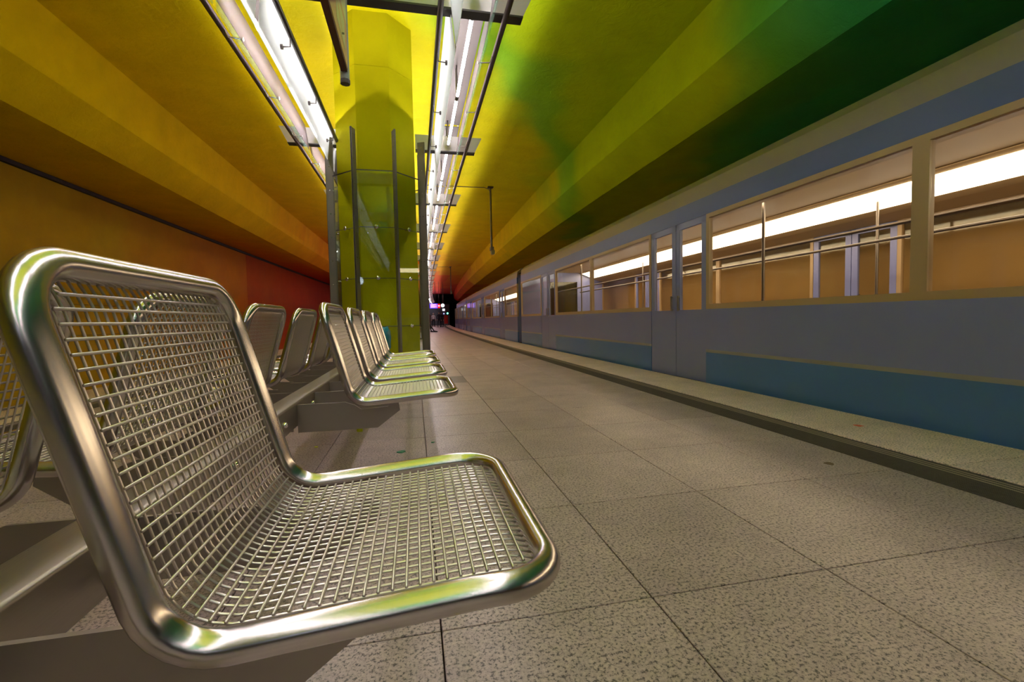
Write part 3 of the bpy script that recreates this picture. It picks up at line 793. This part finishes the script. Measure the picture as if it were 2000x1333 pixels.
# ================================================================== SIGN
sg = thing('hanging_sign', 'terracotta and cream direction sign hanging on a grey post above the seats', 'sign', (-0.45, 0, 0))
YE = 3.55
obj('board', MB().box(-0.022, 0.022, 1.3, YE, 2.62, 3.36), M['sign_edge'], sg)
obj('red_band', MB().box(0.022, 0.026, 1.3, YE, 2.635, 2.955), M['sign_red'], sg)
obj('cream_band', MB().box(0.022, 0.026, 1.3, YE, 2.955, 3.34), M['sign_white'], sg)
post = MB().tube([(0.0, YE + .03, 2.575), (0.0, YE + .03, 5.0)], 0.033, 12)
obj('post', post, M['post_grey'], sg, smooth=True)
obj('post_cap', MB().tube([(0.0, YE + .03, 2.545), (0.0, YE + .03, 2.575)], 0.035, 8), M['lamp_steel'], sg)
pic = MB().box(0.026, 0.0275, 3.08, 3.44, 2.71, 2.90)
obj('pictogram', pic, M['sign_white'], sg)
def flat_stroke(pts, w, x=0.0282):
    m_ = MB()
    for a, b_ in zip(pts[:-1], pts[1:]):
        a, b_ = Vector(a), Vector(b_); d = (b_ - a).normalized(); n = Vector((-d.y, d.x)) * w / 2; e = d * w * .4
        m_.quad([(x, *(a - e + n)), (x, *(b_ + e + n)), (x, *(b_ + e - n)), (x, *(a - e - n))])
    return m_
obj('pictogram_stroke', flat_stroke([(3.12, 2.86), (3.30, 2.74)], 0.014), M['sign_orange'], sg)
obj('pictogram_arrow', flat_stroke([(3.28, 2.73), (3.40, 2.80)], 0.012, 0.0286), M['sign_black'], sg)
# cream strokes of the characters in the red band
obj('lettering', flat_stroke([(2.50, 2.76), (2.66, 2.75), (2.78, 2.73)], 0.014, 0.0275), M['sign_white'], sg)
obj('lettering', flat_stroke([(2.50, 2.87), (2.62, 2.86), (2.72, 2.89), (2.80, 2.82), (2.90, 2.78), (3.02, 2.80)], 0.020, 0.0275), M['sign_white'], sg)
for pts in ([(2.86, 3.02), (2.98, 3.05), (3.08, 3.03)], [(3.14, 2.99), (3.26, 3.02), (3.36, 3.00)]):
    obj('lettering', flat_stroke(pts, 0.010, 0.0275), M['sign_black'], sg)

# ================================================================== BIN, CAMERA POLES, LITTER
bn = thing('litter_bin', 'grey steel litter bin with a teal bag in front of the green column', 'bin', (-0.50, 5.45, 0))
obj('body', MB().box(-0.17, 0.17, -0.14, 0.14, 0.05, 0.64), M['bin'], bn, bevel=0.012)
obj('foot', MB().box(-0.12, 0.12, -0.10, 0.10, 0.0, 0.05), M['dark_paint'], bn)
obj('rim', MB().box(-0.175, 0.175, -0.145, -0.128, 0.625, 0.65).box(-0.175, 0.175, 0.128, 0.145, 0.625, 0.65).box(-0.175, -0.158, -0.145, 0.145, 0.625, 0.65).box(0.158, 0.175, -0.145, 0.145, 0.625, 0.65), M['fin_steel'], bn)
bag = MB(); nb, rings = 36, [(0.12, 0.60), (0.150, 0.665), (0.165, 0.715), (0.185, 0.73), (0.205, 0.70), (0.210, 0.64), (0.205, 0.585)]
for ri, (r, z) in enumerate(rings):
    for k in range(nb):
        a = 2 * PI * k / nb; c_, s_ = math.cos(a), math.sin(a)
        sq = 1.0 / max(abs(c_), abs(s_)) ** 0.65
        rr = r * sq * (1 + 0.05 * math.sin(7 * a + ri * 1.3)); lop = 0.0
        if ri >= 5: lop = -0.045 * max(0, math.cos(a - 0.2)) ** 2 * (ri - 4) + 0.03 * math.sin(5 * a)
        bag.v.append((rr * c_, rr * s_ * 0.86, z + lop + 0.012 * math.sin(4 * a + ri)))
for ri in range(len(rings) - 1):
    for k in range(nb): bag.f.append((ri * nb + k, ri * nb + (k + 1) % nb, (ri + 1) * nb + (k + 1) % nb, (ri + 1) * nb + k))
bo = obj('bin_bag', bag, M['bag'], bn, smooth=True)
so = bo.modifiers.new('thick', 'SOLIDIFY'); so.thickness = 0.003

for y, lab in ((14.4, 'grey pole with a small camera hanging from the ceiling near the train'), (36.0, 'farther hanging camera pole, small, against the red ceiling')):
    px = 2.44
    t = thing('hanging_camera', lab, 'camera', (px + shift(y), y, 0), 0, 'platform cameras')
    obj('pole', MB().tube([(0, 0, 3.12), (0, 0, 4.97)], 0.034, 12), M['lamp_steel'], t, smooth=True)
    obj('ceiling_plate', MB().box(-0.09, 0.09, -0.09, 0.09, 4.965, 4.995), M['lamp_steel'], t)
    obj('camera_body', MB().box(-0.055, 0.055, -0.13, 0.08, 3.00, 3.10).box(-0.03, 0.03, -0.03, 0.03, 3.09, 3.13), M['fin_steel'], t, bevel=.006)
    obj('camera_housing', MB().box(-0.035, 0.075, -0.16, 0.05, 2.87, 2.99), M['bin'], t, bevel=.006)
    cd = MB().tube([(0, 0, 4.85), (-0.06, 0, 4.93), (-0.2, 0, 4.975), (-2.2, 0, 4.975)], 0.012, 8)
    obj('conduit', cd, M['lamp_steel'], t)

def litter(name, x, y, m, label, r=0.02, cat='litter', seed=1, h=0.006):
    rnd = random.Random(seed); m_ = MB(); n = 9
    ring = [(r * (0.6 + .6 * rnd.random()) * math.cos(2 * PI * k / n), r * (0.6 + .6 * rnd.random()) * math.sin(2 * PI * k / n)) for k in range(n)]
    m_.prism(ring, 'z', 0.0005, h)
    o = obj(name, m_, m); o.location = (x, y, 0.0); tag(o, label, cat); return o
def fl(u, v):
    d = fw + rt2 * ((u - 1000) / FPX) - up2 * ((v - 666.5) / FPX); k = -H / d.z; return d.x * k, d.y * k
for i, (u, v, m, lab, r, h, nm) in enumerate([
    (704, 843, 'lime_bit', 'lime green bottle cap under the second metal seat', 0.022, 0.03, 'bottle_cap'),
    (618, 874, 'lime_bit', 'small flat lime scrap left of the bottle cap', 0.014, 0.004, 'scrap'),
    (784, 884, 'green_bit', 'dark green shredded scrap behind the foreground seat', 0.026, 0.005, 'scrap'),
    (845, 865, 'green_bit', 'small dark green scrap beside the tile joint', 0.013, 0.004, 'scrap'),
    (1675, 832, 'orange_dot', 'orange sticker on the pale platform edge stone', 0.035, 0.0015, 'sticker'),
    (1620, 906, 'brown_dot', 'brown dried spot on a tile near the dark strip', 0.03, 0.001, 'stain')]):
    x, y = fl(u, v); litter(nm, x, y, M[m], lab, r, seed=i + 3, h=h)

# ================================================================== FAR END: DISPLAYS, CLOCK, SIGNAL, CABINET
def pt(u, v, Y):
    d = fw + rt2 * ((u - 1000) / FPX) - up2 * ((v - 666.5) / FPX); k = Y / d.y; return Vector((d.x * k, Y, H + d.z * k))
YD = 50.0
c = pt(847, 598, YD); s_ = YD / FPX
d = thing('departure_display', 'small violet lit departure display hanging far down the platform', 'display', (c.x, c.y, 0))
z = c.z
obj('housing', MB().box(-7.4 * s_, 7.4 * s_, 0.02, 0.2, z - 4.6 * s_, z + 4.6 * s_), M['e_blue'], d)
obj('screen', MB().box(-6.4 * s_, 6.4 * s_, 0.0, 0.019, z - 3.8 * s_, z + 3.8 * s_), M['e_violet'], d)
ln = MB()
for i, w in enumerate((10, 7, 11, 8)): ln.box(-5.6 * s_, (-5.6 + w) * s_, -0.01, -0.001, z + (2.4 - i * 1.7) * s_, z + (3.2 - i * 1.7) * s_)
obj('text_lines', ln, M['e_pink'], d)
obj('hanger', MB().tube([(-3 * s_, .1, z + 4.6 * s_), (-3 * s_, .1, 5.0)], .02, 8).tube([(3 * s_, .1, z + 4.6 * s_), (3 * s_, .1, 5.0)], .02, 8), M['lamp_steel'], d)
c = pt(857.3, 598, YD)
n_ = thing('line_sign', 'small red lit sign between the violet display and the round clock', 'sign', (c.x, c.y, 0))
obj('housing', MB().box(-2.4 * s_, 2.4 * s_, 0.0, 0.2, z - 4.2 * s_, z + 3.8 * s_), M['e_red'], n_)
obj('panel', MB().box(-1.6 * s_, 1.6 * s_, -0.01, -.001, z - .9 * s_, z + .9 * s_), M['e_white'], n_)
obj('hanger', MB().tube([(0, .1, z + 3.8 * s_), (0, .1, 5.0)], .02, 8), M['lamp_steel'], n_)
c = pt(864.7, 597, YD)
k_ = thing('station_clock', 'round white lit clock beside the violet display', 'clock', (c.x, c.y, 0))
obj('face', MB().cyl((0, 0, c.z), 'y', 3.4 * s_, 0.15, 32), M['e_white'], k_)
obj('hands', MB().box(-.02, .02, -.012, -.004, c.z, c.z + 2.4 * s_).box(0, 1.8 * s_, -.012, -.004, c.z - .02, c.z + .02), M['sign_black'], k_)
obj('hanger', MB().tube([(0, .08, c.z + 3.4 * s_), (0, .08, 5.0)], .02, 8), M['lamp_steel'], k_)
c = pt(866.5, 605.5, YD + 3)
w_ = thing('window_display', 'four pane blue white lit panel below the clock', 'display', (c.x, c.y, 0))
ob = MB()
for i in (0, 1):
    for j in (0, 1): ob.box((-2.4 + 2.6 * i) * s_, (-.2 + 2.6 * i) * s_, 0, .05, c.z + (-2.2 + 2.4 * j) * s_, c.z + (-.2 + 2.4 * j) * s_)
obj('panes', ob, M['e_white'], w_)
obj('hanger', MB().box(-2.6 * s_, 2.6 * s_, .05, .1, c.z - 2.4 * s_, c.z + 2.4 * s_).tube([(0, .08, c.z + 2.4 * s_), (0, .08, 5.0)], .02, 8), M['lamp_steel'], w_)
YS = 68.0; c = pt(874.2, 612.5, YS)
g_ = thing('signal', 'green glowing signal lamp at the tunnel mouth', 'signal', (c.x, c.y, 0))
obj('lens', MB().cyl((0, -0.02, c.z), 'y', 0.10, 0.03, 20), M['e_green'], g_)
obj('head', MB().box(-.16, .16, .012, .2, c.z - .3, c.z + .3), M['dark_paint'], g_)
obj('mast', MB().tube([(0, .12, 0.0), (0, .12, c.z - .3)], .04, 8), M['dark_paint'], g_)
YC = 66.0; c = pt(871.5, 636, YC)
h_ = thing('red_cabinet', 'red cabinet on short legs at the far platform end', 'cabinet', (c.x, c.y, 0))
obj('body', MB().box(-.26, .26, -.15, .15, .28, 1.50), M['red_paint'], h_, bevel=.02)
for x in (-.2, .14):
    obj('leg', MB().box(x, x + .06, -.05, .05, 0, .28), M['post_grey'], h_)
c = pt(867, 613, Y_END - 2.1)
lp = tag(obj('wall_lamp', MB().tube([(c.x, c.y, c.z), (c.x, c.y + .06, c.z)], [0.09, 0.1], 14), M['e_soft']), 'tiny blue white lamp on the far end wall', 'lamp')
# clock and line sign behind the viewpoint: seen as a reflection in the column glass
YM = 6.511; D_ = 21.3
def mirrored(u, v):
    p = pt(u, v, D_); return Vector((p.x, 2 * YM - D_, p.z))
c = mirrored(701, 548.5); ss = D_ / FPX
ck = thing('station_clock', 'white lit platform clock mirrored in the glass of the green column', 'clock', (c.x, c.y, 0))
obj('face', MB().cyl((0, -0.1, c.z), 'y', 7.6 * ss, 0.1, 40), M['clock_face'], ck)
tk = MB()
for i in range(12):
    a = i * PI / 6; r0, r1 = 5.2 * ss, 6.6 * ss
    p0 = Vector((math.cos(a), math.sin(a))) ; nn = Vector((-p0.y, p0.x)) * 0.012
    tk.quad([(p0.x * r0 + nn.x, 0.003, c.z + p0.y * r0 + nn.y), (p0.x * r1 + nn.x, 0.003, c.z + p0.y * r1 + nn.y), (p0.x * r1 - nn.x, 0.003, c.z + p0.y * r1 - nn.y), (p0.x * r0 - nn.x, 0.003, c.z + p0.y * r0 - nn.y)])
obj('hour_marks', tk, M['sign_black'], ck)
def hand(ax, az, ln_, w):
    dd = Vector((ax, az)).normalized(); nn = Vector((-dd.y, dd.x)) * w
    a = -dd * ln_ * .2; b_ = dd * ln_
    return MB().quad([(a.x + nn.x, .006, c.z + a.y + nn.y), (b_.x + nn.x, .006, c.z + b_.y + nn.y), (b_.x - nn.x, .006, c.z + b_.y - nn.y), (a.x - nn.x, .006, c.z + a.y - nn.y)])
def quadobj(fnargs):
    m_ = MB()
    for ax, az, ln_, w in fnargs:
        dd = Vector((ax, az)).normalized(); nn = Vector((-dd.y, dd.x)) * w; a = -dd * ln_ * .2; b_ = dd * ln_
        m_.quad([(a.x + nn.x, .006, c.z + a.y + nn.y), (b_.x + nn.x, .006, c.z + b_.y + nn.y), (b_.x - nn.x, .006, c.z + b_.y - nn.y), (a.x - nn.x, .006, c.z + a.y - nn.y)])
    return m_
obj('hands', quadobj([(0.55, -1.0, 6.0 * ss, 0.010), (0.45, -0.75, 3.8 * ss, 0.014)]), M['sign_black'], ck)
obj('hanger', MB().tube([(0, -.05, c.z + 7.6 * ss), (0, -.05, 5.0)], .02, 8), M['lamp_steel'], ck)

# ================================================================== PEOPLE (far down the platform)
def person(loc, rz, joints, radii, edges_, top_m, label, leg_m=None, hair='hair', cap=None):
    t = thing('person', label, 'person', loc, rz)
    me = bpy.data.meshes.new('body'); me.from_pydata(joints, edges_, []); me.update()
    o = bpy.data.objects.new('body', me); COL.objects.link(o); o.parent = t
    sk = o.modifiers.new('skin', 'SKIN'); o.modifiers.new('sub', 'SUBSURF').levels = 1
    o.modifiers['sub'].render_levels = 1
    for i, r in enumerate(radii): me.skin_vertices[0].data[i].radius = r if isinstance(r, tuple) else (r, r)
    me.skin_vertices[0].data[0].use_root = True
    return t, o
def build_person(loc, rz, label, seated, top_m, leg_m, cap=None):
    t = thing('person', label, 'person', loc, rz)
    def chain(name, pts, rads, m):
        o = obj(name, MB().tube(pts, rads, 10), m, t, smooth=True); return o
    hz = 0.48 if seated else 0.92
    # the body: one continuous skinned figure
    if seated:
        J = [(0, 0, .50), (0, .02, .75), (0, .03, .98), (0, .03, 1.08), (.10, -.02, .50), (.12, -.44, .50), (.13, -.52, .08), (-.10, -.02, .50), (-.12, -.42, .48), (-.12, -.68, .07),
             (.19, .03, .96), (.24, -.08, .72), (.12, -.30, .62), (-.19, .03, .96), (-.24, -.08, .72), (-.12, -.30, .62), (.13, -.66, .05), (-.12, -.82, .07)]
    else:
        J = [(0, 0, .95), (0, .01, 1.15), (0, .0, 1.36), (0, -.01, 1.48), (.09, 0, .90), (.11, -.02, .50), (.12, .03, .09), (-.09, 0, .90), (-.12, .04, .50), (-.13, .10, .09),
             (.19, 0, 1.38), (.25, .02, 1.12), (.24, -.08, .88), (-.19, 0, 1.38), (-.26, .0, 1.12), (-.22, -.12, .92), (.12, -.10, .05), (-.13, -.03, .05)]
    R = [(.15, .11), (.14, .10), (.17, .10), (.055, .055), .085, .06, .042, .085, .06, .042, .055, .04, .03, .055, .04, .03, .03, .03]
    E_ = [(0, 1), (1, 2), (2, 3), (0, 4), (4, 5), (5, 6), (0, 7), (7, 8), (8, 9), (2, 10), (10, 11), (11, 12), (2, 13), (13, 14), (14, 15), (6, 16), (9, 17)]
    me = bpy.data.meshes.new('body'); me.from_pydata(J, E_, []); me.update()
    o = bpy.data.objects.new('body', me); COL.objects.link(o)
    sk = o.modifiers.new('skin', 'SKIN'); sb = o.modifiers.new('sub', 'SUBSURF'); sb.levels = 1; sb.render_levels = 1
    for i, r in enumerate(R): me.skin_vertices[0].data[i].radius = r if isinstance(r, tuple) else (r, r)
    me.skin_vertices[0].data[0].use_root = True
    bpy.context.view_layer.update()
    dg = bpy.context.evaluated_depsgraph_get(); ev = o.evaluated_get(dg)
    me2 = bpy.data.meshes.new_from_object(ev); bpy.data.objects.remove(o)
    me2.materials.clear(); me2.materials.append(M[top_m]); me2.materials.append(M[leg_m]); me2.materials.append(M['skin'])
    waist = 0.56 if seated else 0.97
    for p_ in me2.polygons:
        p_.use_smooth = True; cz, cyy = p_.center.z, p_.center.y
        if seated: p_.material_index = 1 if (cz < .60 and (cyy < -.02 or cz < .5)) else 0
        else: p_.material_index = 1 if cz < waist and abs(p_.center.x) < .21 else 0
    bo_ = bpy.data.objects.new('body', me2); COL.objects.link(bo_); bo_.parent = t
    hc = Vector((J[3][0], J[3][1] - .01, J[3][2] + .13))
    # head: shaped rings with brow, nose, chin
    h = MB(); n = 16; prof_ = [(-.115, .030), (-.10, .052), (-.06, .068), (0, .078), (.05, .078), (.09, .060), (.115, .025)]
    for zz, r in prof_:
        for k in range(n):
            a = 2 * PI * k / n; rr = r; yy = math.sin(a) * rr * 1.18
            if abs(a - 1.5 * PI) < .3 and -.04 < zz < .02: yy -= .018
            h.v.append((hc.x + math.cos(a) * rr, hc.y + yy, hc.z + zz))
    for i in range(len(prof_) - 1):
        for k in range(n): h.f.append((i * n + k, i * n + (k + 1) % n, (i + 1) * n + (k + 1) % n, (i + 1) * n + k))
    h.f.append(tuple(range(n))); h.f.append(tuple((len(prof_) - 1) * n + k for k in range(n)))
    obj('head', h, M['skin'], t, smooth=True)
    e = MB()
    for sx_ in (-.03, .03): e.cyl((hc.x + sx_, hc.y - .090, hc.z + .005), 'y', .009, .012, 8)
    e.box(hc.x - .022, hc.x + .022, hc.y - .088, hc.y - .07, hc.z - .062, hc.z - .054)
    obj('face', e, M['hair'], t)
    hr = MB()
    for zz, r in ((-.02, .083), (.03, .088), (.08, .078), (.115, .048), (.132, .012)):
        for k in range(n):
            a = 2 * PI * k / n; yy = math.sin(a) * r * 1.2
            hr.v.append((hc.x + math.cos(a) * r, hc.y + yy + (.035 if zz < .04 else .008), hc.z + zz))
    for i in range(4):
        for k in range(n): hr.f.append((i * n + k, i * n + (k + 1) % n, (i + 1) * n + (k + 1) % n, (i + 1) * n + k))
    obj('cap' if cap else 'hair', hr, M[cap] if cap else M['hair'], t, smooth=True)
    for q, sgn in ((12, 1), (15, -1)):
        w0 = Vector(J[q]); hd = MB(); dn = Vector((0, -.02, -1)) if not seated else Vector((0, -1, -.15))
        dn.normalize()
        hd.tube([w0, w0 + dn * .05, w0 + dn * .10], [.024, .036, .030], 8)
        for f in range(4): b0 = w0 + dn * .09 + Vector((0.0 + (f - 1.5) * .016, 0, 0)); hd.tube([b0, b0 + dn * (.05 + .012 * (f in (1, 2)))], .008, 6)
        hd.tube([w0 + dn * .03, w0 + dn * .07 + Vector((sgn * -.04, -.01, 0))], .009, 6)
        obj('hand', hd, M['skin'], t, smooth=True)
    fx = [(16, 6), (17, 9)]
    for toe, ank in fx:
        a_, b_ = Vector(J[ank]), Vector(J[toe]); zf = min(a_.z, b_.z)
        sh = MB().tube([Vector((a_.x, a_.y + .06, .045)), Vector((a_.x, a_.y, .055)), Vector((b_.x, b_.y - .05, .035)), Vector((b_.x, b_.y - .10, .025))], [.035, .045, .038, .02], 10)
        obj('shoe', sh, M['cloth_dark'], t, smooth=True)
    return t
p = fl(838, 650); build_person((p[0] - 0.33, 31.0, 0), PI / 2 + 0.1, 'seated person in a pink top, dark trousers, legs stretched out', True, 'cloth_pink', 'cloth_dark')
st = thing('bench_seat', 'far bench under the seated person in pink', 'bench', (p[0] - 0.33, 31.0, 0))
obj('seat_top', MB().box(-.30, .2, -.9, .9, .33, .365), M['plate_steel'], st); obj('leg', MB().box(-.25, -.15, -.6, -.5, 0, .33), M['plate_steel'], st); obj('leg', MB().box(-.25, -.15, .5, .6, 0, .33), M['plate_steel'], st)
for (u, Yp, lab, tm_, lm_, cp_, rz) in (
    (838.5, 52.0, 'standing person in brown clothes beside the red columns', 'cloth_brown', 'cloth_brown', None, 0.4),
    (847, 58.0, 'standing person with a white cap and pale shirt', 'cloth_white', 'cloth_dark', 'cloth_white', 0.2),
    (858, 52.0, 'standing person in dark clothes, nearer of the dark pair', 'cloth_dark', 'cloth_dark', None, 0.0),
    (863.5, 54.0, 'standing person in dark clothes beside the red cabinet', 'cloth_dark', 'cloth_dark', None, -0.5)):
    q = pt(u, 640, Yp); build_person((q.x, Yp, 0), rz, lab, False, tm_, lm_, cp_)
